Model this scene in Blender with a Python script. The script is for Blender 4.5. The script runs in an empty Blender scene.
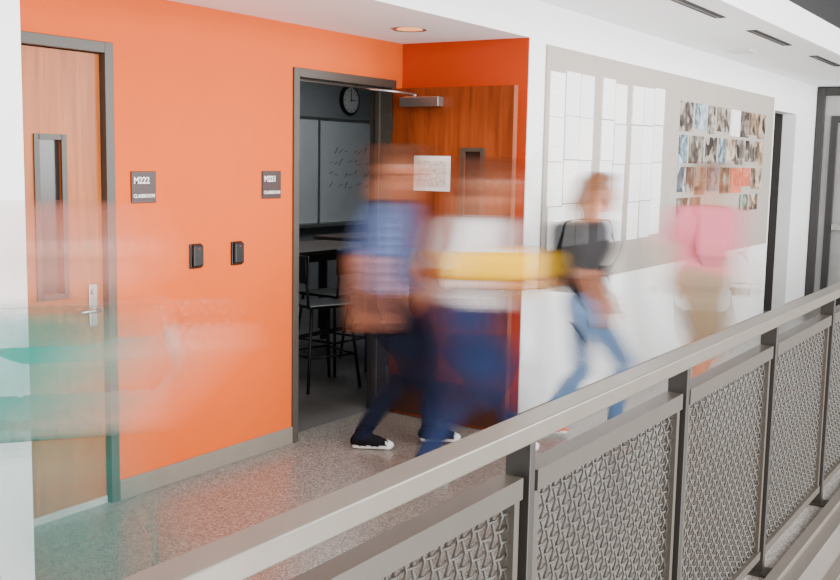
import bpy, math, random
import numpy as np
from mathutils import Matrix, Vector
random.seed(4)
D = bpy.data
SC = bpy.context.scene

# ------------------------------------------------------------------ helpers
def lin(c):
    out = []
    for v in c[:3]:
        v = v / 255.0
        out.append(v / 12.92 if v <= 0.04045 else ((v + 0.055) / 1.055) ** 2.4)
    return out

def mat(name, rgb, rough=0.5, metal=0.0, var=0.04, scale=6.0, bump=0.0, spec=0.5, bscale=80, emit=0):
    m = D.materials.new(name); m.use_nodes = True
    nt = m.node_tree; n = nt.nodes; l = nt.links
    b = n['Principled BSDF']
    c = lin(rgb)
    tc = n.new('ShaderNodeTexCoord')
    nz = n.new('ShaderNodeTexNoise'); nz.inputs['Scale'].default_value = scale; nz.inputs['Detail'].default_value = 4
    l.new(tc.outputs['Object'], nz.inputs['Vector'])
    r = n.new('ShaderNodeValToRGB')
    r.color_ramp.elements[0].position = 0.3; r.color_ramp.elements[1].position = 0.7
    r.color_ramp.elements[0].color = [max(0, x * (1 - var)) for x in c] + [1]
    r.color_ramp.elements[1].color = [min(1, x * (1 + var)) for x in c] + [1]
    l.new(nz.outputs['Fac'], r.inputs['Fac']); l.new(r.outputs['Color'], b.inputs['Base Color'])
    b.inputs['Roughness'].default_value = rough
    b.inputs['Metallic'].default_value = metal
    b.inputs['Specular IOR Level'].default_value = spec
    if bump > 0:
        n2 = n.new('ShaderNodeTexNoise'); n2.inputs['Scale'].default_value = bscale
        l.new(tc.outputs['Object'], n2.inputs['Vector'])
        bp = n.new('ShaderNodeBump'); bp.inputs['Strength'].default_value = bump; bp.inputs['Distance'].default_value = 0.002
        l.new(n2.outputs['Fac'], bp.inputs['Height']); l.new(bp.outputs['Normal'], b.inputs['Normal'])
    if emit:
        b.inputs['Emission Color'].default_value = c + [1]; b.inputs['Emission Strength'].default_value = emit
    return m

def wood(name, c1, c2, rough=0.35, spec=.3):
    m = D.materials.new(name); m.use_nodes = True
    nt = m.node_tree; n = nt.nodes; l = nt.links; b = n['Principled BSDF']
    tc = n.new('ShaderNodeTexCoord'); mp = n.new('ShaderNodeMapping')
    mp.inputs['Scale'].default_value = (9, 9, 0.55)
    l.new(tc.outputs['Object'], mp.inputs['Vector'])
    nz = n.new('ShaderNodeTexNoise'); nz.inputs['Scale'].default_value = 2.2; nz.inputs['Detail'].default_value = 9
    nz.inputs['Distortion'].default_value = 1.1; nz.inputs['Roughness'].default_value = .62
    l.new(mp.outputs['Vector'], nz.inputs['Vector'])
    r = n.new('ShaderNodeValToRGB')
    r.color_ramp.elements[0].position = 0.32; r.color_ramp.elements[1].position = 0.68
    r.color_ramp.elements[0].color = lin(c1) + [1]; r.color_ramp.elements[1].color = lin(c2) + [1]
    l.new(nz.outputs['Fac'], r.inputs['Fac']); l.new(r.outputs['Color'], b.inputs['Base Color'])
    b.inputs['Roughness'].default_value = rough; b.inputs['Specular IOR Level'].default_value = spec
    return m

def new_obj(name, me, mats=(), parent=None):
    for m in mats: me.materials.append(m)
    o = D.objects.new(name, me); SC.collection.objects.link(o)
    if parent: o.parent = parent
    return o

def empty(name, loc=(0, 0, 0), rz=0):
    e = D.objects.new(name, None); SC.collection.objects.link(e)
    e.location = loc; e.rotation_euler = (0, 0, rz); e.empty_display_size = 0.1
    return e

def boxes(name, lst, mats, parent=None, bevel=0.0, mi=None):
    V = []; F = []
    for a, b in lst:
        i = len(V)
        x0, y0, z0 = [min(a[k], b[k]) for k in range(3)]
        x1, y1, z1 = [max(a[k], b[k]) for k in range(3)]
        V += [(x0,y0,z0),(x1,y0,z0),(x1,y1,z0),(x0,y1,z0),(x0,y0,z1),(x1,y0,z1),(x1,y1,z1),(x0,y1,z1)]
        F += [(i,i+3,i+2,i+1),(i+4,i+5,i+6,i+7),(i,i+1,i+5,i+4),(i+1,i+2,i+6,i+5),(i+2,i+3,i+7,i+6),(i+3,i,i+4,i+7)]
    me = D.meshes.new(name); me.from_pydata(V, [], F)
    if not isinstance(mats, (list, tuple)): mats = [mats]
    o = new_obj(name, me, mats, parent)
    if mi:
        for k, p in enumerate(me.polygons): p.material_index = mi[k // 6]
    if bevel:
        md = o.modifiers.new('bevel', 'BEVEL'); md.width = bevel; md.segments = 2; md.limit_method = 'ANGLE'
    return o

def tubes(name, paths, mats, parent=None, sides=8):
    """paths: list of (points, radius)"""
    V = []; F = []
    for pts, rad in paths:
        pts = [Vector(p) for p in pts]; n = len(pts); base = len(V)
        for i, p in enumerate(pts):
            t = (pts[min(i + 1, n - 1)] - pts[max(i - 1, 0)]).normalized()
            up = Vector((0, 0, 1)) if abs(t.z) < 0.8 else Vector((0, 1, 0))
            u = t.cross(up).normalized(); v = t.cross(u).normalized()
            r = rad[i] if isinstance(rad, (list, tuple)) else rad
            for s in range(sides):
                a = 2 * math.pi * (s + 0.5) / sides
                V.append(tuple(p + u * math.cos(a) * r + v * math.sin(a) * r))
        for i in range(n - 1):
            for s in range(sides):
                s2 = (s + 1) % sides
                F.append((base+i*sides+s, base+i*sides+s2, base+(i+1)*sides+s2, base+(i+1)*sides+s))
        F.append(tuple(base + s for s in range(sides))[::-1])
        F.append(tuple(base + (n-1)*sides + s for s in range(sides)))
    me = D.meshes.new(name); me.from_pydata(V, [], F)
    for p in me.polygons: p.use_smooth = len(p.vertices) == 4 and sides > 4
    if not isinstance(mats, (list, tuple)): mats = [mats]
    return new_obj(name, me, mats, parent)

# ------------------------------------------------------------------ materials
M_orange = mat('orange_paint', (222, 93, 21), 0.6, var=0.015, bump=0.05, spec=.2)
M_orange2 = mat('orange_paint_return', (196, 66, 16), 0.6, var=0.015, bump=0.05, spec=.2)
M_white = mat('white_paint', (250, 250, 250), 0.6, var=0.01, bump=0.05)
M_ceil = mat('white_ceiling', (249, 249, 249), 0.7, var=0.01)
M_base = mat('vinyl_baseboard', (128, 119, 108), 0.45)
M_frame = mat('bronze_door_frame', (68, 63, 56), 0.4, var=0.03)
M_darkframe = mat('dark_storefront_frame', (38, 35, 34), 0.35)
M_steel = mat('painted_rail_steel', (112, 104, 94), 0.34, 0.35, var=0.05, scale=12)
M_panel = mat('painted_panel_steel', (78, 71, 63), 0.4, 0.3, var=0.05, scale=12)
M_post = mat('painted_post_steel', (46, 41, 36), 0.42, 0.2, var=0.05, scale=12)
M_wire = mat('woven_wire', (70, 66, 60), 0.42, 0.3, var=0.06, scale=30)
M_woodL = wood('maple_door_veneer', (150, 76, 28), (188, 106, 48))
M_woodR = wood('cherry_door_veneer', (108, 46, 18), (150, 72, 32))
M_chrome = mat('satin_chrome', (190, 190, 188), 0.28, 0.9)
M_kick = mat('bronze_kick_plate', (96, 66, 54), 0.35, 0.6)
M_black = mat('black_plastic', (14, 14, 16), 0.35)
M_sign = mat('sign_plastic', (52, 30, 25), 0.4)
M_signtext = mat('sign_lettering', (240, 236, 232), 0.5)
M_glassdark = mat('dark_glass', (46, 42, 40), 0.22, var=0.0, scale=3)
M_board = mat('tackboard_fabric', (170, 163, 154), 0.85, var=0.03, bump=0.2, bscale=300)
M_paper = mat('paper_sheet', (252, 252, 252), 0.7, var=0.01, scale=20)
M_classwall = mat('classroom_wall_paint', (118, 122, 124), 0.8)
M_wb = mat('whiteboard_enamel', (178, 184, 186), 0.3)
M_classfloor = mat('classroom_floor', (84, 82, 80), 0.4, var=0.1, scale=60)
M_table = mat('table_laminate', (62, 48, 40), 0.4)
M_darkmetal = mat('dark_metal', (34, 34, 36), 0.4, 0.3)
M_atr = mat('atrium_deck_paint', (26, 26, 28), 0.7)
M_atrbeam = mat('atrium_beam_paint', (60, 60, 62), 0.6)
M_slot = mat('diffuser_slot', (16, 16, 16), 0.6)
M_fascia = mat('slab_fascia_steel', (112, 104, 96), 0.4, 0.3)

# terrazzo floor
M_floor = D.materials.new('terrazzo_floor'); M_floor.use_nodes = True
nt = M_floor.node_tree; n = nt.nodes; l = nt.links; b = n['Principled BSDF']
tc = n.new('ShaderNodeTexCoord')
v = n.new('ShaderNodeTexVoronoi'); v.inputs['Scale'].default_value = 170
sx = n.new('ShaderNodeSeparateColor')
r = n.new('ShaderNodeValToRGB'); r.color_ramp.interpolation = 'LINEAR'
r.color_ramp.elements[0].position = 0.0; r.color_ramp.elements[0].color = lin((76, 72, 68)) + [1]
r.color_ramp.elements[1].position = 1.0; r.color_ramp.elements[1].color = lin((172, 168, 160)) + [1]
e = r.color_ramp.elements.new(0.5); e.color = lin((124, 119, 112)) + [1]
l.new(tc.outputs['Object'], v.inputs['Vector']); l.new(v.outputs['Color'], sx.inputs[0]); l.new(sx.outputs[0], r.inputs['Fac'])
l.new(r.outputs['Color'], b.inputs['Base Color']); b.inputs['Roughness'].default_value = 0.28

# ------------------------------------------------------------------ room shell
YW = 3.884; YC = 2.96; XR = 5.80; XL = 2.206; ZS = 2.42; ZC = 2.65; XE = 13.5
boxes('floor', [((-4, 1.0, -0.14), (XE, YW + 0.12, 0))], M_floor)
boxes('floor_classroom', [((3.0, YW + 0.12, -0.14), (12.5, 7.3, 0))], M_classfloor)
D1 = (2.34, 3.384); D2 = (4.687, 5.716); HF = 2.18
boxes('wall_recess', [((XL, YW, 0), (D1[0], YW+.15, 2.7)), ((D1[0], YW, HF), (D1[1], YW+.15, 2.7)),
      ((D1[1], YW, 0), (D2[0], YW+.15, 2.7)), ((D2[0], YW, HF), (D2[1], YW+.15, 2.7)), ((D2[1], YW, 0), (XR, YW+.15, 2.7))], M_orange)
boxes('wall_recess_return', [((XR, YC + 0.006, 0), (XR + 0.14, YW + .15, ZS + .02))], M_orange2)
OP = (11.55, 12.5, 2.276)
boxes('wall_corridor', [((XR + .001, YC, 0), (XR + 0.14, YC + .006, ZC)), ((XR + .14, YC, 0), (OP[0], YC + .15, ZC)),
      ((OP[0], YC, OP[2]), (OP[1], YC + .15, ZC)), ((OP[1], YC, 0), (XE, YC + .15, ZC))], M_white)
boxes('wall_corridor_left', [((-4, YC, 0), (XL, YW + .15, ZC))], M_white)
boxes('soffit_ceiling', [((XL, YC, ZS), (XR, YW, ZC + .05))], M_ceil)
boxes('ceiling', [((-4, 1.92, ZC), (XE, YC + .15, ZC + 0.15))], M_ceil)
boxes('baseboard_recess', [((D1[1] + .001, YW - .012, 0), (D2[0] - .001, YW, .10)), ((D2[1]+.001, YW-.012, 0), (XR-.012, YW, .10))], M_base, bevel=.003)
boxes('baseboard_return', [((XR - .012, YC, 0), (XR, YW, .10))], M_base, bevel=.003)
boxes('baseboard_corridor', [((XR, YC - .012, 0), (OP[0], YC, .10)), ((OP[1], YC - .012, 0), (XE, YC, .10)), ((-4, YC-.012, 0), (XL, YC, .10))], M_base, bevel=.003)
# side passage behind corridor opening (dark)
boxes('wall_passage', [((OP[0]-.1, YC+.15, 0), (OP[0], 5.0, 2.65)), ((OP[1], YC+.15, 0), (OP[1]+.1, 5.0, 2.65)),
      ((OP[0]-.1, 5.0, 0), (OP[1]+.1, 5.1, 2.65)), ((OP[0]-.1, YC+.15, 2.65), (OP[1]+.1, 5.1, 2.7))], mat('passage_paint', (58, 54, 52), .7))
boxes('floor_passage', [((OP[0], YW+.12, -.1), (OP[1], 5.0, 0))], M_classfloor)
# classroom shell
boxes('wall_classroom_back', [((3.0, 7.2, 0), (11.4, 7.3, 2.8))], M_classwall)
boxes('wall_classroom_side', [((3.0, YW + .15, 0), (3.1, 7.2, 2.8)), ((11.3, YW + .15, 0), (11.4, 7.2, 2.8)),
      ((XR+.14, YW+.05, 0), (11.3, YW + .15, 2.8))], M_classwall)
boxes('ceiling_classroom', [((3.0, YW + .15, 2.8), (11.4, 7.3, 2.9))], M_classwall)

# end wall with storefront
E = empty('door_storefront', (XE, 0, 0))
boxes('frame', [((-.06, 2.86, 0), (.04, 2.955, 2.64)), ((-.06, 1.93, 2.54), (.04, 2.86, 2.64)), ((-.06, 1.93, 0), (.04, 2.86, .12)),
      ((-.05, 2.70, .12), (.03, 2.78, 2.3)), ((-.05, 1.98, 2.22), (.03, 2.70, 2.3)), ((-.06, 1.90, 0), (.04, 1.97, 2.64))], M_darkframe, E, bevel=.004)
boxes('glass', [((-.012, 1.97, .12), (.0, 2.86, 2.54))], mat('storefront_glass', (150, 148, 146), .08, var=.15, scale=2), E)
boxes('push_bar', [((-.13, 2.0, .93), (-.09, 2.68, 1.0)), ((-.09, 2.1, .94), (-.05, 2.14, .99)), ((-.09, 2.6, .94), (-.05, 2.64, .99))], M_chrome, E, bevel=.006)
boxes('notice', [((-.03, 2.3, 1.5), (-.013, 2.62, 1.9))], M_paper, E)
boxes('wall_end', [((XE + .04, -3, -3), (XE + .2, 5.2, 4.2)), ], mat('end_wall_paint', (70, 66, 64), .7))

# atrium ceiling
boxes('trim_ceiling_edge', [((-4, 1.88, 2.60), (XE, 1.92, 2.80))], M_white)
boxes('ceiling_atrium', [((5.5, -3.5, 3.5), (XE+.2, 1.9, 3.6)), ((-4, 1.9, 2.8), (XE+.2, 1.98, 3.6))], M_atr)
boxes('atrium_ceiling_beams', [((6.5 + i*1.5, -3.5, 3.28), (6.62 + i*1.5, 1.86, 3.5)) for i in range(5)] +
      [((5.5, 1.25 - j*.9, 3.2), (XE, 1.32 - j*.9, 3.28)) for j in range(3)], M_atrbeam)
boxes('floor_lower_level', [((-4, -5, -3.6), (XE+1, 4, -3.5))], mat('lower_floor', (60, 58, 56), .5))

# linear diffusers
dif = empty('linear_air_diffuser', (0, 0, ZC))
for i, (a, b2) in enumerate([(6.0, 7.06), (7.8, 8.85), (9.75, 10.8), (11.7, 12.7)]):
    boxes('slot_%d' % i, [((a, 2.165, -.006), (b2, 2.235, .004)), ((a, 2.19, -.008), (b2, 2.21, -.006))], [M_slot, M_frame], dif, mi=[0, 1])
boxes('ceiling_sensor', [((9.0, 2.55, ZC-.012), (9.28, 2.75, ZC))], mat('sensor_white', (225, 225, 222), .5), None, bevel=.005)

# can light
def disc(name, c, r0, r1, z, mat_, parent):
    V = []; F = []; N = 40
    for s in range(N):
        a = 2*math.pi*s/N
        V.append((c[0]+r0*math.cos(a), c[1]+r0*math.sin(a), z)); V.append((c[0]+r1*math.cos(a), c[1]+r1*math.sin(a), z - .004))
    for s in range(N):
        t = (s+1) % N; F.append((2*s, 2*t, 2*t+1, 2*s+1))
    if r0 > 0:
        me = D.meshes.new(name); me.from_pydata(V, [], F)
    else:
        V = [V[2*s+1] for s in range(N)]; me = D.meshes.new(name); me.from_pydata(V, [], [tuple(range(N))])
    return new_obj(name, me, [mat_], parent)
for k, cx in enumerate((5.16, 3.2)):
    cl = empty('recessed_downlight')
    disc('trim_ring', (cx, 3.41), .075, .10, ZS - .002, M_chrome, cl)
    disc('lens', (cx, 3.41), 0, .076, ZS + .0, mat('downlight_lens', (255, 180, 120), .4, emit=1.2), cl)

# ------------------------------------------------------------------ doors
def door_leaf(name, loc, rz, w, wmat, kick=False, h=2.125):
    E = empty(name, loc, rz)
    T = .045
    lx0, lx1, lz0, lz1 = w-.20-.165+.02, w-.20-.02, 1.04, 1.73
    boxes('leaf', [((0, 0, .008), (lx0, T, h)), ((lx1, 0, .008), (w, T, h)), ((lx0, 0, .008), (lx1, T, lz0)), ((lx0, 0, lz1), (lx1, T, h))], wmat, E)
    f = .024
    fr = []
    for y0, y1 in ((-.008, 0), (T, T+.008)):
        fr += [((lx0-f, y0, lz0-f), (lx0+.004, y1, lz1+f)), ((lx1-.004, y0, lz0-f), (lx1+f, y1, lz1+f)),
               ((lx0, y0, lz0-f), (lx1, y1, lz0)), ((lx0, y0, lz1), (lx1, y1, lz1+f))]
    boxes('vision_lite_frame', fr, M_frame, E)
    boxes('vision_lite_glass', [((lx0, .018, lz0), (lx1, .026, lz1))], M_glassdark, E)
    hx = w - .065
    P = []
    boxes('lock_plate', [((hx-.024, -.01, .87), (hx+.024, 0, 1.07)), ((hx-.024, T, .87), (hx+.024, T+.01, 1.07))], M_chrome, E, bevel=.004)
    for sgn, y in ((-1, -.01), (1, T+.01)):
        P.append(([(hx, y, .95), (hx, y+sgn*.05, .95)], .012))
        P.append(([(hx, y+sgn*.05, .95), (hx-.05, y+sgn*.053, .952), (hx-.12, y+sgn*.05, .95)], [.011, .010, .009]))
        P.append(([(hx, y, 1.035), (hx, y+sgn*.012, 1.035)], .014))
    tubes('lever_handle', P, M_chrome, E, 10)
    if kick:
        boxes('kick_plate', [((.02, -.003, .02), (w-.02, 0, .27))], M_kick, E)
    return E

def door_frame(name, X, depth0=YW-.012, depth1=YW+.16):
    x0, x1 = X
    return boxes(name, [((x0, depth0, 0), (x0+.05, depth1, HF)), ((x1-.05, depth0, 0), (x1, depth1, HF)), ((x0+.05, depth0, HF-.05), (x1-.05, depth1, HF)),
        ((x0+.05, YW+.075, 0), (x0+.065, YW+.11, HF-.05)), ((x1-.065, YW+.075, 0), (x1-.05, YW+.11, HF-.05)), ((x0+.05, YW+.075, HF-.065), (x1-.05, YW+.11, HF-.05))], M_frame, bevel=.002)
door_frame('trim_1', D1); door_frame('trim_2', D2)
door_leaf('door_1', (D1[0]+.053, YW+.025, 0), 0, .938, M_woodL)
boxes('door_sweep', [((D1[0]+.053, YW+.018, .0), (D1[1]-.053, YW+.024, .035))], mat('sweep_alu', (205, 200, 195), .4, .3))
d2 = door_leaf('door_2', (D2[1]-.052, YW-.02, 0), math.radians(-93.0), .905, M_woodR, kick=True)
boxes('closer_body', [((.10, -.065, 2.005), (.40, -.002, 2.065)), ((.12, -.05, 2.065), (.2, -.01, 2.072))], M_chrome, d2, bevel=.008)
tubes('closer_arm', [([(.20, -.035, 2.065), (.20, -.035, 2.085)], .012), ([(.20, -.035, 2.083), (.17, -.2, 2.09), (.10, -.32, 2.095)], .007),
                     ([(.10, -.32, 2.095), (-.02, -.30, 2.105), (-.04, -.26, 2.11)], .006)], M_chrome, d2, 8)
poster = boxes('posted_notice', [((.18, -.003, 1.48), (.46, -.0005, 1.70))], M_paper, d2)
pm = D.materials.new('floor_plan_drawing'); pm.use_nodes = True
nt = pm.node_tree; n = nt.nodes; l = nt.links; b = n['Principled BSDF']
tc = n.new('ShaderNodeTexCoord'); br = n.new('ShaderNodeTexVoronoi'); br.feature = 'DISTANCE_TO_EDGE'; br.inputs['Scale'].default_value = 22
rr = n.new('ShaderNodeValToRGB'); rr.color_ramp.elements[0].position = .01; rr.color_ramp.elements[1].position = .04
rr.color_ramp.elements[0].color = lin((150, 140, 138)) + [1]; rr.color_ramp.elements[1].color = lin((236, 232, 228)) + [1]
l.new(tc.outputs['Object'], br.inputs['Vector']); l.new(br.outputs['Distance'], rr.inputs['Fac']); l.new(rr.outputs['Color'], b.inputs['Base Color'])
boxes('notice_drawing', [((.21, -.0045, 1.51), (.43, -.003, 1.67))], pm, d2)
boxes('hinge_set', [((-.02, .0, z), (.004, .03, z+.11)) for z in (.2, 1.0, 1.85)], M_chrome, d2)

# ------------------------------------------------------------------ wall signs / readers
def text_mesh(body, size, loc, parent, m):
    cu = D.curves.new('lettering', 'FONT'); cu.body = body; cu.size = size; cu.extrude = .0008; cu.align_x = 'CENTER'; cu.offset = size*.03
    o = D.objects.new('tmp', cu); SC.collection.objects.link(o)
    bpy.context.view_layer.update()
    me = D.meshes.new_from_object(o.evaluated_get(bpy.context.evaluated_depsgraph_get()))
    D.objects.remove(o)
    me.materials.clear()
    t = new_obj('lettering', me, [m], parent); t.location = loc; t.rotation_euler = (math.pi/2, 0, 0)
for i, (x, z, t) in enumerate([(3.563, 1.516, 'M222'), (4.50, 1.52, 'M221')]):
    s = empty('room_sign', (x, YW, z))
    boxes('plate', [((-.078, -.008, -.076), (.078, 0, .076))], M_sign, s, bevel=.002)
    text_mesh(t, .044, (-.016, -.0095, .018), s, M_signtext)
    text_mesh('CLASSROOM', .0235, (0, -.0095, -.05), s, M_signtext)
for x, z in ((3.909, 1.159), (4.216, 1.155)):
    c = empty('card_reader', (x, YW, z))
    boxes('back_plate', [((-.043, -.012, -.064), (.043, 0, .064))], M_black, c, bevel=.006)
    boxes('reader_face', [((-.036, -.03, -.056), (.036, -.012, .058))], M_black, c, bevel=.01)
    boxes('indicator', [((-.006, -.032, .036), (.006, -.029, .042))], mat('indicator_lens', (150, 30, 30), .3), c)

# ------------------------------------------------------------------ tackboard with papers
tb = empty('tackboard', (0, YC, 0))
boxes('panel', [((6.02, -.014, .864), (11.46, -.0005, 2.40))], M_board, tb, bevel=.003)
M_papers = [M_paper, mat('paper_sheet_b', (242, 242, 246), .7, var=.01), mat('paper_sheet_c', (252, 250, 244), .7, var=.01)]
pl = []; pi = []
for g0, cols in ((6.07, 3), (6.89, 2), (7.45, 3)):
    for c in range(cols):
        off = random.uniform(-.012, .012)
        for rw in range(4):
            x = g0 + c*.228 + random.uniform(-.005, .005); zt = 2.25 - rw*.285 + off + random.uniform(-.004, .004)
            d = random.uniform(.003, .012)
            pl.append(((x, -.014-d, zt-.279), (x+.216, -.014, zt))); pi.append(random.randrange(3))
boxes('pinned_papers', pl, M_papers, tb, mi=pi)
ln = []
for (a, b2) in pl:
    for q in range(6):
        z = b2[2]-.035-q*.036
        ln.append(((a[0]+.02, a[1]-.0006, z), (a[0]+.02+random.uniform(.1, .17), a[1]-.0001, z-.003)))
boxes('printed_lines', ln, mat('print_ink', (230, 230, 232), .8), tb)
def photo_mat(i, c1, c2, c3):
    m = D.materials.new('photo_print_%d' % i); m.use_nodes = True
    nt = m.node_tree; n = nt.nodes; l = nt.links; b = n['Principled BSDF']
    tc = n.new('ShaderNodeTexCoord'); mp = n.new('ShaderNodeMapping'); mp.inputs['Location'].default_value = (i*3.1, i, i*1.7)
    nz = n.new('ShaderNodeTexVoronoi'); nz.inputs['Scale'].default_value = 11
    n2 = n.new('ShaderNodeTexNoise'); n2.inputs['Scale'].default_value = 14; n2.inputs['Detail'].default_value = 6
    mx = n.new('ShaderNodeMix'); mx.data_type = 'RGBA'; mx.inputs[0].default_value = .6
    r = n.new('ShaderNodeValToRGB'); r.color_ramp.elements[0].position = .3; r.color_ramp.elements[1].position = .68
    r.color_ramp.elements[0].color = lin(c1)+[1]; r.color_ramp.elements[1].color = lin(c3)+[1]
    e = r.color_ramp.elements.new(.5); e.color = lin(c2)+[1]
    sx = n.new('ShaderNodeSeparateColor'); l.new(nz.outputs['Color'], sx.inputs[0])
    l.new(tc.outputs['Object'], mp.inputs['Vector']); l.new(mp.outputs['Vector'], nz.inputs['Vector']); l.new(mp.outputs['Vector'], n2.inputs['Vector'])
    l.new(sx.outputs[0], mx.inputs[6]); l.new(n2.outputs['Fac'], mx.inputs[7]); l.new(mx.outputs[2], r.inputs['Fac']); l.new(r.outputs['Color'], b.inputs['Base Color'])
    return m
PM = [photo_mat(0, (36, 44, 34), (90, 100, 78), (164, 170, 158)), photo_mat(1, (34, 29, 26), (96, 84, 74), (172, 164, 152)),
      photo_mat(2, (42, 60, 74), (100, 124, 136), (186, 198, 204)), photo_mat(3, (54, 40, 30), (134, 108, 84), (196, 180, 158)),
      photo_mat(4, (190, 82, 52), (208, 100, 70), (220, 126, 96)), photo_mat(5, (235, 235, 235), (242, 242, 242), (248, 248, 248))]
pp = []; px = []
rowspec = [(2.20, 1.955), (1.925, 1.69), (1.66, 1.45)]
for ri, (zt, zb) in enumerate(rowspec):
    x = 8.52
    while x < 11.2:
        w = random.choice((.22, .30, .40, .34))
        if x + w > 11.38: break
        k = random.choice((0, 1, 2, 3, 1, 2, 3))
        if ri == 0 and 9.55 < x < 10.0: k = 5
        if ri == 2 and 10.0 < x < 10.5: k = 4
        if not (ri == 2 and x > 11.0):
            zz = random.choice((0, 0, .03, -.03 if ri == 2 else 0))
            pp.append(((x, -.02-random.uniform(0, .002), zb+zz), (x+w-.03, -.014, zt))); px.append(k)
        x += w + random.choice((0, .01, .04))
for x in (8.53, 8.86, 10.35, 10.7):
    pp.append(((x, -.021, 1.24), (x+.28, -.014, 1.40))); px.append(random.choice((1, 2, 3, 0)))
boxes('pinned_photos', pp, PM, tb, mi=px)

# ------------------------------------------------------------------ classroom contents
wbE = empty('whiteboard', (0, 7.199, 0))
boxes('panel', [((7.2, -.02, .97), (9.1, 0, 2.09)), ((9.12, -.02, .97), (11.2, 0, 2.09))], M_wb, wbE, bevel=.003)
boxes('tray', [((7.2, -.08, .93), (11.2, 0, .965)), ((7.2, -.03, 2.09), (11.2, 0, 2.12)), ((9.09, -.026, .97), (9.13, 0, 2.09))], M_chrome, wbE)
tubes('marker_writing', [([(9.3+i*.09+.03*math.sin(i*3), -.022, 1.75-j*.13+.02*math.sin(i*5+j)), (9.36+i*.09, -.022, 1.78-j*.13-.03*math.cos(i*4+j))], .003) for i in range(10) for j in range(4) if (i+j) % 4], M_darkmetal, wbE, 4)
ck = empty('wall_clock', (9.66, 7.199, 2.33))
def cyl(name, r, y0, y1, m, parent, N=40):
    V = [(r*math.cos(2*math.pi*s/N), y, r*math.sin(2*math.pi*s/N)) for y in (y0, y1) for s in range(N)]
    F = [(s, (s+1) % N, N+(s+1) % N, N+s) for s in range(N)] + [tuple(range(N))[::-1], tuple(range(N, 2*N))]
    me = D.meshes.new(name); me.from_pydata(V, [], F); return new_obj(name, me, [m], parent)
cyl('rim', .165, -.04, 0, M_black, ck); cyl('dial', .14, -.043, -.04, mat('clock_dial', (190, 190, 188), .5), ck)
boxes('hands', [((-.005, -.047, -.02), (.005, -.044, .11)), ((-.02, -.047, -.005), (.075, -.044, .005))] +
      [((.118*math.sin(a)-.006, -.046, .118*math.cos(a)-.006), (.118*math.sin(a)+.006, -.0435, .118*math.cos(a)+.006)) for a in [i*math.pi/6 for i in range(12)]], M_black, ck)
def table(x, y, w=1.4, d=.7, h=.92):
    t = empty('classroom_table', (x, y, 0))
    boxes('top', [((0, 0, h-.035), (w, d, h))], M_table, t, bevel=.006)
    boxes('legs', [((a, b2, 0), (a+.045, b2+.045, h-.035)) for a in (.04, w-.085) for b2 in (.04, d-.085)] +
          [((.05, .06, .2), (w-.05, .08, .23)), ((.05, .05, h-.1), (w-.05, .07, h-.035)), ((.05, d-.07, h-.1), (w-.05, d-.05, h-.035))], M_darkmetal, t)
table(6.35, 5.35); table(8.1, 5.75); table(6.6, 4.3, .9, .5)
def stool(x, y, rz):
    s = empty('classroom_stool', (x, y, 0), rz)
    o = boxes('seat', [((-.19, -.19, .60), (.19, .19, .625))], M_black, s, bevel=.01)
    boxes('back_rest', [((-.18, .19, .78), (.18, .205, .98))], M_black, s, bevel=.006)
    tubes('legs', [([(a*.16, b2*.16, .60), (a*.22, b2*.22, 0)], .012) for a in (-1, 1) for b2 in (-1, 1)] +
          [([(a*.15, .18, .60), (a*.15, .21, .96)], .01) for a in (-1, 1)] +
          [([(-.19, b2*.19, .25), (.19, b2*.19, .25)], .009) for b2 in (-1, 1)] + [([(b2*.19, -.19, .25), (b2*.19, .19, .25)], .009) for b2 in (-1, 1)], M_darkmetal, s, 8)
stool(6.6, 5.06, 3.1); stool(7.25, 5.08, 3.2); stool(7.4, 6.45, .2); stool(8.7, 5.4, 3.0); stool(6.05, 4.75, 1.2)

# ------------------------------------------------------------------ guard railing
gr = empty('guard_railing')
PX = [2.11 + 1.09*k for k in range(-4, 11)]
boxes('hand_rail', [((-3.0, 1.03, 1.036), (XE-.1, 1.10, 1.082))], M_steel, gr, bevel=.004)
boxes('posts', [((x-.014, 1.036, -.28), (x+.014, 1.099, 1.038)) for x in PX], M_post, gr, bevel=.002)
boxes('post_feet', [((x-.05, 1.0, .0), (x+.05, 1.14, .012)) for x in PX], M_post, gr)
PW = 1.09 - .075
fr = [((0, -.028, .91), (PW, .028, .96)),
      ((0, -.02, .105), (.024, .02, .91)), ((PW-.024, -.02, .105), (PW, .02, .91)),
      ((0, -.025, .07), (PW, .025, .105))]
tabs = [((-.024, -.006, .80), (0, .006, .86)), ((PW, -.006, .80), (PW+.024, .006, .86)), ((-.024, -.006, .16), (0, .006, .22)), ((PW, -.006, .16), (PW+.024, .006, .22))]
o = boxes('panel_frame', fr + tabs, M_panel, gr); o.location = (PX[0]+.0375, 1.068, 0); fme = o.data
P = []
p = .032; amp = .0048
nx = int((PW-.044)/p); nzc = int((.91-.105)/p)
for i in range(nx+1):
    x = .022 + (PW-.044)*i/nx
    P.append(([(x, amp*math.cos(math.pi*j/2 + math.pi*i), .105+(.805)*j/(2*nzc)) for j in range(2*nzc+1)], .0038))
for j in range(nzc+1):
    z = .105 + .805*j/nzc
    P.append(([(.022+(PW-.044)*i/(2*nx), -amp*math.cos(math.pi*i/2 + math.pi*j), z) for i in range(2*nx+1)], .0038))
w0 = tubes('wire_mesh_panel', P, M_wire, gr, 5); w0.location = o.location
for x in PX[1:-1]:
    a = new_obj('panel_frame', fme, (), gr); a.location = (x+.0375, 1.068, 0)
    a = new_obj('wire_mesh_panel', w0.data, (), gr); a.location = (x+.0375, 1.068, 0)
boxes('trim_slab_edge', [((-4, .955, -.30), (XE, .999, .03)), ((-4, .90, -.30), (XE, .955, -.28)), ((-4, .90, -.02), (XE, .955, 0.0))], M_fascia)

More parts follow.
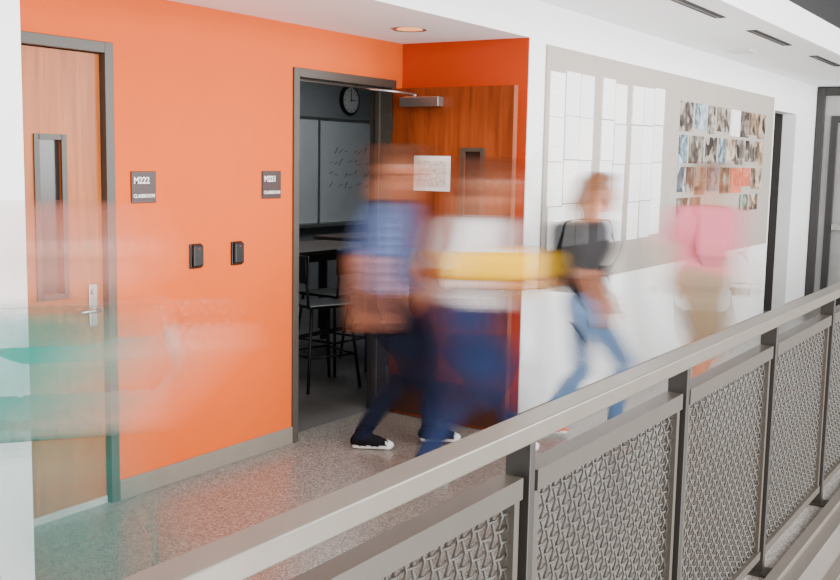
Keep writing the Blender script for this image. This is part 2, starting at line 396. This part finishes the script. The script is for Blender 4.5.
# ------------------------------------------------------------------ PEOPLE (implicit surface bodies, meshed with surface nets)
def A(*v): return np.array(v, float)
def ik(a, b, l1, l2, bend):
    v = b-a; d0 = np.linalg.norm(v); d = min(d0, l1+l2-.002); u = v/d0
    q = (l1*l1-l2*l2+d*d)/(2*d); h = math.sqrt(max(l1*l1-q*q, 0))
    w = bend-u*np.dot(bend, u); w /= np.linalg.norm(w)
    return a+u*q+w*h, a+u*d

class Body:
    def __init__(s): s.P = []
    def cone(s, a, b, ra, rb, col, k=.02): s.P.append(('c', A(*a), A(*b), ra, rb, col, k))
    def ell(s, c, r, col, k=.03, pitch=0): s.P.append(('e', A(*c), A(*r), pitch, None, col, k))
    def box(s, c, h, rd, col, k=.01, pitch=0): s.P.append(('b', A(*c), A(*h), rd, pitch, col, k))

def prim_eval(pr, X, Y, Z):
    if pr[0] == 'c':
        a, b, ra, rb = pr[1:5]; ab = b-a; L = np.dot(ab, ab)+1e-9
        t = np.clip(((X-a[0])*ab[0]+(Y-a[1])*ab[1]+(Z-a[2])*ab[2])/L, 0, 1)
        return np.sqrt((X-a[0]-t*ab[0])**2+(Y-a[1]-t*ab[1])**2+(Z-a[2]-t*ab[2])**2)-(ra+(rb-ra)*t)
    c, r = pr[1], pr[2]
    pt = pr[3] if pr[0] == 'e' else pr[4]
    x = X-c[0]; y = Y-c[1]; z = Z-c[2]
    if pt:
        cs, sn = math.cos(pt), math.sin(pt); x, z = x*cs+z*sn, -x*sn+z*cs
    if pr[0] == 'e':
        k0 = np.sqrt((x/r[0])**2+(y/r[1])**2+(z/r[2])**2); k1 = np.sqrt((x/r[0]**2)**2+(y/r[1]**2)**2+(z/r[2]**2)**2)+1e-9
        return k0*(k0-1)/k1
    rd = pr[3]
    qx = np.abs(x)-(r[0]-rd); qy = np.abs(y)-(r[1]-rd); qz = np.abs(z)-(r[2]-rd)
    return np.sqrt(np.maximum(qx, 0)**2+np.maximum(qy, 0)**2+np.maximum(qz, 0)**2)+np.minimum(np.maximum(qx, np.maximum(qy, qz)), 0)-rd

def prim_box(pr, phi):
    if pr[0] == 'c':
        r = max(pr[3], pr[4]); a, b = np.minimum(pr[1], pr[2])-r, np.maximum(pr[1], pr[2])+r
    else:
        R = pr[2] if not (pr[3] if pr[0] == 'e' else pr[4]) else A(max(pr[2][0], pr[2][2]), pr[2][1], max(pr[2][0], pr[2][2]))
        a, b = pr[1]-R, pr[1]+R
    c, s = math.cos(phi), math.sin(phi)
    xs = [x*c-y*s for x in (a[0], b[0]) for y in (a[1], b[1])]; ys = [x*s+y*c for x in (a[0], b[0]) for y in (a[1], b[1])]
    return A(min(xs), min(ys), a[2]), A(max(xs), max(ys), b[2])

def surf_nets(S):
    ins = S < 0
    c = np.zeros(tuple(np.array(S.shape)-1), np.int8)
    nx, ny, nz_ = c.shape
    for a in (0, 1):
        for b in (0, 1):
            for d in (0, 1): c += ins[a:a+nx, b:b+ny, d:d+nz_]
    act = (c > 0) & (c < 8)
    idx = np.argwhere(act); vid = -np.ones(c.shape, np.int64); vid[act] = np.arange(len(idx))
    acc = np.zeros((len(idx), 3)); cnt = np.zeros(len(idx))
    cor = [(a, b, d) for a in (0, 1) for b in (0, 1) for d in (0, 1)]
    for ca in cor:
        for ax in range(3):
            if ca[ax]: continue
            cb = list(ca); cb[ax] = 1
            sa = S[idx[:, 0]+ca[0], idx[:, 1]+ca[1], idx[:, 2]+ca[2]]; sb = S[idx[:, 0]+cb[0], idx[:, 1]+cb[1], idx[:, 2]+cb[2]]
            m = (sa < 0) != (sb < 0)
            t = np.where(m, sa/np.where(m, sa-sb, 1), 0)
            pt = np.tile(np.array(ca, float), (len(idx), 1)); pt[:, ax] = t
            acc[m] += pt[m]; cnt[m] += 1
    V = idx+acc/cnt[:, None]
    F = []
    for ax in range(3):
        s0 = [slice(None)]*3; s1 = [slice(None)]*3; s0[ax] = slice(0, -1); s1[ax] = slice(1, None)
        A0 = ins[tuple(s0)]; A1 = ins[tuple(s1)]
        e = np.argwhere(A0 != A1)
        o1, o2 = (ax+1) % 3, (ax+2) % 3
        e = e[(e[:, o1] > 0) & (e[:, o2] > 0) & (e[:, o1] < S.shape[o1]-1) & (e[:, o2] < S.shape[o2]-1)]
        inn = A0[e[:, 0], e[:, 1], e[:, 2]]
        q = []
        for du, dv in ((-1, -1), (0, -1), (0, 0), (-1, 0)):
            f = e.copy(); f[:, o1] += du; f[:, o2] += dv; q.append(vid[f[:, 0], f[:, 1], f[:, 2]])
        q = np.stack(q, 1)
        q[~inn] = q[~inn][:, ::-1]
        F.append(q)
    return V, np.concatenate(F)

M_cloth = D.materials.new('moving_figure_surface'); M_cloth.use_nodes = True
nt = M_cloth.node_tree; n = nt.nodes; l = nt.links; b = n['Principled BSDF']
at = n.new('ShaderNodeAttribute'); at.attribute_name = 'Col'
l.new(at.outputs['Color'], b.inputs['Base Color']); l.new(at.outputs['Alpha'], b.inputs['Alpha']); b.inputs['Roughness'].default_value = .8
b.inputs['Specular IOR Level'].default_value = .12

def make_person(name, body, loc, heading, amp, opac, sc=1.0, h=.009, wz=(.08, .55), plaid=None, gain=1.2):
    """heading: way the figure faces; the body is swept sideways by amp (long-exposure smear)."""
    sweep = math.atan2(loc[1], loc[0])-math.pi/2
    phi = heading-sweep
    cph, sph = math.cos(phi), math.sin(phi)
    lo = np.min([prim_box(p, phi)[0] for p in body.P], 0)-.05; hi = np.max([prim_box(p, phi)[1] for p in body.P], 0)+.05
    lo[0] -= amp/2+.02; hi[0] += amp/2+.02
    N = np.ceil((hi-lo)/h).astype(int)+1
    S = np.full(N, .09, np.float32); R = np.full(N, .2, np.float32); C = np.zeros(N, np.int16)
    g = [lo[i]+h*np.arange(N[i]) for i in range(3)]
    cols = []
    for pi_, pr in enumerate(body.P):
        a, b2 = prim_box(pr, phi); k = pr[6]
        i0 = np.maximum(((a-.07-lo)/h).astype(int), 0); i1 = np.minimum(((b2+.07-lo)/h).astype(int)+2, N)
        X = g[0][i0[0]:i1[0], None, None]; Y = g[1][None, i0[1]:i1[1], None]; Z = g[2][None, None, i0[2]:i1[2]]
        d = prim_eval(pr, X*cph+Y*sph, -X*sph+Y*cph, Z).astype(np.float32)
        sl = tuple(slice(i0[q], i1[q]) for q in range(3))
        s = S[sl]; hh = np.clip(.5+.5*(s-d)/k, 0, 1) if k > 0 else (d < s).astype(np.float32)
        S[sl] = s*(1-hh)+d*hh-k*hh*(1-hh)
        m = d < R[sl]
        R[sl] = np.where(m, d, R[sl]); cc = C[sl]; cc[m] = pi_
        cols.append(lin(pr[5]))
    cols = np.array(cols)
    K = 19
    sh = np.linspace(-.5, .5, K)*amp
    kw = np.cos(np.linspace(-.5, .5, K)*math.pi*.85); kw /= kw.sum()      # soft-ended exposure
    wzf = lambda z: (lambda t: t*t*(3-2*t))(np.clip((z-wz[0]*sc)/((wz[1]-wz[0])*sc), 0, 1))
    W = np.full(N, .09, np.float32)
    for s in sh:
        for j in range(N[2]):
            f = s*wzf(g[2][j])/h; q = int(math.floor(f)); fr_ = f-q
            sl = S[:, :, j]
            def shift(q_):
                o_ = np.full_like(sl, .09)
                if q_ >= 0: o_[q_:] = sl[:N[0]-q_]
                else: o_[:q_] = sl[-q_:]
                return o_
            v_ = shift(q)*(1-fr_)+(shift(q+1)*fr_ if fr_ > 1e-6 else 0)
            W[:, :, j] = np.minimum(W[:, :, j], v_)
    V, F = surf_nets(W)
    P3 = lo+V*h
    ws = wzf(P3[:, 2])
    proj = S.min(axis=1)
    # colour seen on each side of the un-smeared body, averaged over the exposure
    ins = S < 0; any_ = ins.any(axis=1)
    fi = np.argmax(ins, axis=1); bi = N[1]-1-np.argmax(ins[:, ::-1], axis=1)
    II, KK = np.meshgrid(np.arange(N[0]), np.arange(N[2]), indexing='ij')
    fcol = cols[C[II, fi, KK]]; bcol = cols[C[II, bi, KK]]
    insW = W < 0
    wf = np.argmax(insW, axis=1); wb = N[1]-1-np.argmax(insW[:, ::-1], axis=1)
    jx = np.clip(np.round(V[:, 0]).astype(int), 0, N[0]-1); iz = np.clip(np.round(V[:, 2]).astype(int), 0, N[2]-1)
    front = np.abs(V[:, 1]-wf[jx, iz]) <= np.abs(V[:, 1]-wb[jx, iz])
    cov = np.zeros(len(V)); col = np.zeros((len(V), 3)); wt = np.zeros(len(V))
    iy = np.clip(np.round(V[:, 1]).astype(int), 0, N[1]-1)
    for s, kk in zip(sh, kw):
        ix = np.clip(np.round(V[:, 0]-s*ws/h).astype(int), 0, N[0]-1)
        cp_ = 1/(1+np.exp(np.clip((proj[ix, iz])/.005, -30, 30)))
        d = S[ix, iy, iz]; near = 1/(1+np.exp(np.clip((d-.02)/.006, -30, 30)))
        cov += cp_*kk
        pc = np.where(front[:, None], fcol[ix, iz], bcol[ix, iz])
        w1 = cp_*any_[ix, iz]*kk; w2 = near*.05*kk+1e-6
        col += pc*w1[:, None]+cols[C[ix, iy, iz]]*w2[:, None]; wt += w1+w2
    col /= wt[:, None]
    if plaid is not None:
        z = P3[:, 2]; m = plaid(P3); xx = P3[:, 0]
        st = (np.sin(z*2*math.pi/.05) > .5)*.16 - (np.sin(z*2*math.pi/.05+2.4) > .6)*.12 + (np.sin(xx*2*math.pi/.055) > .5)*.06
        col[m] *= (1+st[m])[:, None]
    cov = np.clip(cov*gain, 0, 1)
    al = 1-np.sqrt(1-np.clip(opac*cov, 0, .999))
    al = np.where(ws < .02, 1-np.sqrt(1-min(opac+.05, 1)), al)
    me = D.meshes.new(name); me.from_pydata(P3.tolist(), [], F.tolist())
    for p_ in me.polygons: p_.use_smooth = True
    ca = me.color_attributes.new('Col', 'FLOAT_COLOR', 'POINT')
    ca.data.foreach_set('color', np.concatenate([np.clip(col, 0, 1), al[:, None]], 1).astype(np.float32).ravel())
    ob = new_obj(name, me, [M_cloth])
    ob.location = loc; ob.rotation_euler = (0, 0, sweep)
    return ob

def human(H, c, fL, fR, hL, hR, hair='short', lean=0.03, pelvis=.885, sleeve='short', shorts=False, headyaw=0, female=False, pack=None, prop=None):
    """fL/fR: (x, lift) of feet; hL/hR: hand targets; c: colours"""
    s = H/1.75; B = Body()
    sw = .150 if female else .172
    hp = A(0, 0, pelvis)
    ch = A(lean*.6, 0, pelvis+.37); nk = A(lean, 0, pelvis+.57); hd = A(lean+.03, 0, pelvis+.735)
    wa = .9 if female else 1.0
    # torso
    B.ell(hp*s+A(-.01*s, 0, .02*s), A(.108, .150, .12)*s, c['pants'])
    B.ell((hp+A(-.05, .0, .0))*s, A(.075, .12, .09)*s, c['pants'])
    B.ell((hp+A(lean*.3, 0, .16))*s, A(.098*wa, .132*wa, .15)*s, c['shirt'])
    B.ell((hp+A(lean*.3, 0, .07))*s, A(.110, .150, .07)*s, c['shirt'], k=.02)
    B.ell((ch-A(0, 0, .02))*s, A(.108*wa, .152*wa, .2)*s, c['shirt'])
    B.cone((nk+A(0, .12*wa, -.075))*s, (nk+A(0, -.12*wa, -.075))*s, .054*s, .054*s, c['shirt'], k=.04)
    if female: B.ell((ch+A(.07, 0, .0))*s, A(.06, .11, .065)*s, c['shirt'], k=.04)
    # neck/head
    B.cone((nk-A(0, 0, .05))*s, (hd-A(.02, 0, .07))*s, .054*s*wa, .050*s*wa, c['skin'], k=.02)
    cy, sy = math.cos(headyaw), math.sin(headyaw)
    def hpnt(x, y, z): return (hd+A(x*cy-y*sy, x*sy+y*cy, z))*s
    B.ell(hpnt(-.005, 0, .018), A(.093, .077, .098)*s, c['skin'], k=.015)
    B.ell(hpnt(.022, 0, -.035), A(.075, .062, .085)*s, c['skin'], k=.02)
    B.cone(hpnt(.06, .012, -.098), hpnt(.06, -.012, -.098), .027*s, .027*s, c['skin'], k=.02)
    B.cone(hpnt(.092, 0, .012), hpnt(.108, 0, -.03), .010*s, .014*s, c['skin'], k=.01)
    for q in (-1, 1):
        B.ell(hpnt(-.005, q*.078, -.01), A(.021, .011, .032)*s, c['skin'], k=.006)
        B.ell(hpnt(.083, q*.032, .006), A(.014, .015, .010)*s, (225, 215, 210), k=.003)
        B.ell(hpnt(.094, q*.032, .006), A(.006, .008, .008)*s, (40, 28, 22), k=.001)
        B.cone(hpnt(.088, q*.018, .03), hpnt(.080, q*.05, .03), .006*s, .005*s, c['hair'], k=.003)
    B.cone(hpnt(.09, .02, -.066), hpnt(.09, -.02, -.066), .0085*s, .0085*s, (170, 88, 80), k=.004)
    # hair
    B.ell(hpnt(-.022, 0, .045), A(.099, .087, .092)*s, c['hair'], k=.008)
    B.ell(hpnt(.02, 0, .092), A(.075, .066, .038)*s, c['hair'], k=.01)
    B.ell(hpnt(-.055, 0, -.01), A(.06, .074, .075)*s, c['hair'], k=.01)
    if hair == 'ponytail':
        B.ell(hpnt(-.105, 0, .05), A(.035, .035, .035)*s, c['hair'], k=.02)
        B.cone(hpnt(-.115, 0, .05), hpnt(-.145, 0, -.08), .034*s, .046*s, c['hair'], k=.02)
        B.cone(hpnt(-.145, 0, -.08), hpnt(-.13, 0, -.30), .046*s, .018*s, c['hair'], k=.02)
    if hair == 'long':
        B.cone(hpnt(-.07, .03, -.02), hpnt(-.09, .03, -.24), .055*s, .035*s, c['hair'], k=.02)
        B.cone(hpnt(-.07, -.03, -.02), hpnt(-.09, -.03, -.24), .055*s, .035*s, c['hair'], k=.02)
    # legs
    for q, (fx, fz) in ((1, fL), (-1, fR)):
        hip = (hp+A(0, q*.085, -.02))*s
        pit = -fz*2.2 if fx < 0 else fz*1.2     # foot pitch
        ank = A(fx, q*.070, .085+fz)*s
        knee, ank = ik(hip, ank, .43*s, .425*s, A(1, 0, 0))
        tc_ = c['pants']; cc = c['skin'] if shorts else c['pants']
        B.cone(hip, knee, .084*s, .055*s, tc_, k=.03)
        m_ = knee+(ank-knee)*.32
        B.cone(knee, m_, .050*s, .052*s, cc, k=.015); B.cone(m_, ank, .052*s, (.034 if shorts else .043)*s, cc, k=.015)
        if shorts: B.cone(hip+(knee-hip)*.3, knee, .085*s, .070*s, tc_, k=.01)
        cp, sp = math.cos(pit), math.sin(pit)
        def fp(x, z): return ank+A(x*cp-z*sp, 0, x*sp+z*cp)*s
        B.cone(fp(-.03, -.04), fp(.13, -.052), .038*s, .030*s, c['shoe'], k=.02)
        B.cone(fp(.0, -.02), fp(.09, -.04), .035*s, .032*s, c['shoe'], k=.02)
        B.cone(fp(.145, -.055), fp(.165, -.058), .026*s, .022*s, c['toe'], k=.008)
        for yy in (-.014, .014):
            a1 = fp(-.04, -.070); b1 = fp(.16, -.070)
            B.cone(a1+A(0, yy*s, 0), b1+A(0, yy*s, 0), .0135*s, .0135*s, c['sole'], k=.004)
    # arms
    for q, ht in ((1, hL), (-1, hR)):
        shd = (nk+A(0, q*sw, -.085))*s; wr = A(*ht)*s
        elb, wr = ik(shd, wr, .29*s, .255*s, A(-1, q*.15, -.2))
        cu = c['sleeve']; cl_ = c.get('fore', c['sleeve'] if sleeve == 'long' else c['skin'])
        lng = sleeve == 'long'
        B.cone(shd, shd+(elb-shd)*.8, .053*s, .046*s, cu, k=.035)
        B.cone(shd+(elb-shd)*.6, elb, (.044 if lng else .039)*s, .036*s, cl_, k=.012)
        B.cone(elb, wr, .036*s, (.031 if lng else .024)*s, cl_, k=.012)
        u = (wr-elb)/np.linalg.norm(wr-elb)
        nrm = A(0, -q, 0); nrm = nrm-u*np.dot(nrm, u); nrm /= np.linalg.norm(nrm)
        sd = np.cross(u, nrm)
        if sd[0]+sd[2] < 0: sd = -sd
        for e_ in (-.020, 0, .020): B.cone(wr+sd*e_*.5*s, wr+(u*.08+sd*e_)*s, .0135*s, .0125*s, c['skin'], k=.01)
        for e_, L in ((-.031, .052), (-.0105, .066), (.0105, .072), (.031, .064)):
            r0 = wr+(u*.078+sd*e_)*s; r1 = r0+(u*L*.55+nrm*.012+sd*e_*.15)*s; r2 = r1+(u*L*.4+nrm*.026)*s
            B.cone(r0, r1, .0092*s, .0088*s, c['skin'], k=.003); B.cone(r1, r2, .0088*s, .0076*s, c['skin'], k=.003)
        t0 = wr+(u*.03+sd*.026)*s; t1 = t0+(u*.03+sd*.024+nrm*.012)*s; t2 = t1+(u*.028+sd*.008+nrm*.012)*s
        B.cone(t0, t1, .012*s, .0105*s, c['skin'], k=.005); B.cone(t1, t2, .0105*s, .0085*s, c['skin'], k=.003)
    if pack:
        B.box((ch+A(-.18, 0, -.05))*s, A(.085, .135, .22)*s, .05, pack, k=.01)
        B.box((ch+A(-.265, 0, -.12))*s, A(.03, .10, .11)*s, .025, pack, k=.012)
        for q in (-1, 1):
            B.cone((nk+A(-.09, q*.085, -.05))*s, (nk+A(.04, q*.095, -.03))*s, .020*s, .020*s, pack, k=.004)
            B.cone((nk+A(.04, q*.095, -.03))*s, (ch+A(.1, q*.105, .02))*s, .020*s, .018*s, pack, k=.004)
            B.cone((ch+A(.1, q*.105, .02))*s, (ch+A(-.06, q*.15, -.2))*s, .018*s, .015*s, pack, k=.004)
    if prop: prop(B, s)
    return B, s

skin = (188, 122, 92)
# student in blue short-sleeved shirt leaving the classroom
B, s = human(1.76, dict(skin=skin, hair=(84, 50, 34), shirt=(92, 110, 152), sleeve=(88, 106, 150), pants=(18, 24, 42), shoe=(18, 18, 22), toe=(225, 225, 225), sole=(235, 235, 232)),
    (.26, .02), (-.12, 0.0), (.16, .20, .92), (-.04, -.225, .845), headyaw=.1, lean=.04)
make_person('walking_student_blue_shirt', B, (4.96, 3.41, 0), math.radians(-62), .34, .98, s, plaid=lambda P: (P[:, 2] > .90) & (P[:, 2] < 1.43), gain=1.25)
# student in white, carrying a folded yellow jacket over the near arm
def jacket(B, s):
    B.box(A(.09, -.07, 1.175)*s, A(.20, .19, .075)*s, .05, (244, 188, 10), k=.004, pitch=.04)
    B.cone(A(.24, -.17, 1.13)*s, A(.22, -.19, 1.00)*s, .03*s, .022*s, (238, 180, 12), k=.02)
B, s = human(1.70, dict(skin=skin, hair=(84, 44, 28), shirt=(216, 212, 212), sleeve=(216, 212, 212), fore=skin, pants=(34, 46, 80), shoe=(20, 20, 24), toe=(235, 235, 235), sole=(238, 238, 235)),
    (.36, .03), (-.34, .0), (.20, .13, 1.07), (.22, -.16, 1.07), lean=.05, prop=jacket, pelvis=.875)
make_person('walking_student_yellow_jacket', B, (4.82, 2.77, 0), math.radians(-28), .40, .97, s, gain=1.25)
# girl with ponytail and backpack
B, s = human(1.62, dict(skin=skin, hair=(120, 72, 38), shirt=(44, 44, 50), sleeve=(44, 44, 50), pants=(78, 112, 152), shoe=(204, 82, 50), toe=(220, 120, 86), sole=(235, 225, 220)),
    (-.24, .02), (.20, .01), (.16, .18, .92), (.04, -.18, .88), hair='ponytail', female=True, pack=(14, 15, 20), lean=.04)
make_person('walking_girl_with_backpack', B, (5.84, 2.55, 0), math.radians(-42), .17, .95, s)
# person in pink shirt
B, s = human(1.70, dict(skin=skin, hair=(120, 74, 52), shirt=(224, 116, 136), sleeve=(224, 116, 136), pants=(150, 126, 98), shoe=(50, 38, 33), toe=(50, 38, 33), sole=(180, 170, 160)),
    (.26, .01), (-.24, .03), (-.02, .22, .90), (.10, -.22, .90), shorts=True, lean=.04)
make_person('walking_man_pink_shirt', B, (7.32, 2.32, 0), math.radians(-4), .36, .96, s, gain=1.4)
# near passer-by
B, s = human(1.54, dict(skin=(224, 164, 148), hair=(190, 116, 98), shirt=(0, 128, 114), sleeve=(0, 128, 114), fore=(222, 144, 130), pants=(16, 106, 100), shoe=(60, 60, 60), toe=(60, 60, 60), sole=(200, 200, 200)),
    (.25, .01), (-.25, .03), (.30, .20, 1.36), (.34, -.14, 1.28), sleeve='long', lean=.05, female=True, pack=(0, 116, 104), hair='long')
make_person('walking_passerby_teal_top', B, (1.80, 2.38, 0), math.radians(-50), .50, .84, s, h=.011, gain=1.1)

# ------------------------------------------------------------------ lights
W = D.worlds.new('sky'); SC.world = W; W.use_nodes = True
W.node_tree.nodes['Background'].inputs['Color'].default_value = (.95, .98, 1, 1)
W.node_tree.nodes['Background'].inputs['Strength'].default_value = 2.15
def area(name, loc, tgt, sx, sy, power, color=(1, 1, 1)):
    L = D.lights.new(name, 'AREA'); L.shape = 'RECTANGLE'; L.size = sx; L.size_y = sy; L.energy = power; L.color = color
    o = D.objects.new(name, L); SC.collection.objects.link(o); o.location = loc
    o.rotation_euler = (Vector(tgt)-Vector(loc)).to_track_quat('-Z', 'Y').to_euler(); return o
area('atrium_window_light', (1.5, -5.5, 4.5), (6, 3, 1), 7, 4, 1400, (1, .995, .98))
area('atrium_window_light_far', (10.5, -4.5, 2.6), (10, 3, 1.4), 5, 3, 900, (1, .99, .98))
area('ceiling_fill_light', (4.5, -5.0, -1.2), (6, 2.6, 2.6), 6, 3, 850, (1, .995, .985))  # added upward fill, no real source: brightens the soffit and ceiling
area('classroom_light', (8, 5.8, 2.75), (8, 5.8, 0), 2, 1.2, 38, (.95, .98, 1))
sp = D.lights.new('downlight_spot', 'SPOT'); sp.energy = 25; sp.spot_size = 1.9; sp.spot_blend = .6; sp.color = (1, .85, .68); sp.shadow_soft_size = .05
o = D.objects.new('downlight_spot', sp); SC.collection.objects.link(o); o.location = (5.16, 3.41, ZS-.03)

# ------------------------------------------------------------------ camera
cam = D.cameras.new('camera'); co = D.objects.new('camera', cam); SC.collection.objects.link(co)
cam.sensor_width = 36; cam.lens = 36*1050/840; cam.clip_start = .05
Rt = Vector((.54127, -.84063, .01905)).normalized(); Fw = Vector((.83578, .53536, -.12197)).normalized()
Up = Rt.cross(Fw).normalized(); Rt = Fw.cross(Up)
M = Matrix(((Rt.x, Up.x, -Fw.x, 0), (Rt.y, Up.y, -Fw.y, 0), (Rt.z, Up.z, -Fw.z, 1.667), (0, 0, 0, 1)))
co.matrix_world = M
SC.camera = co
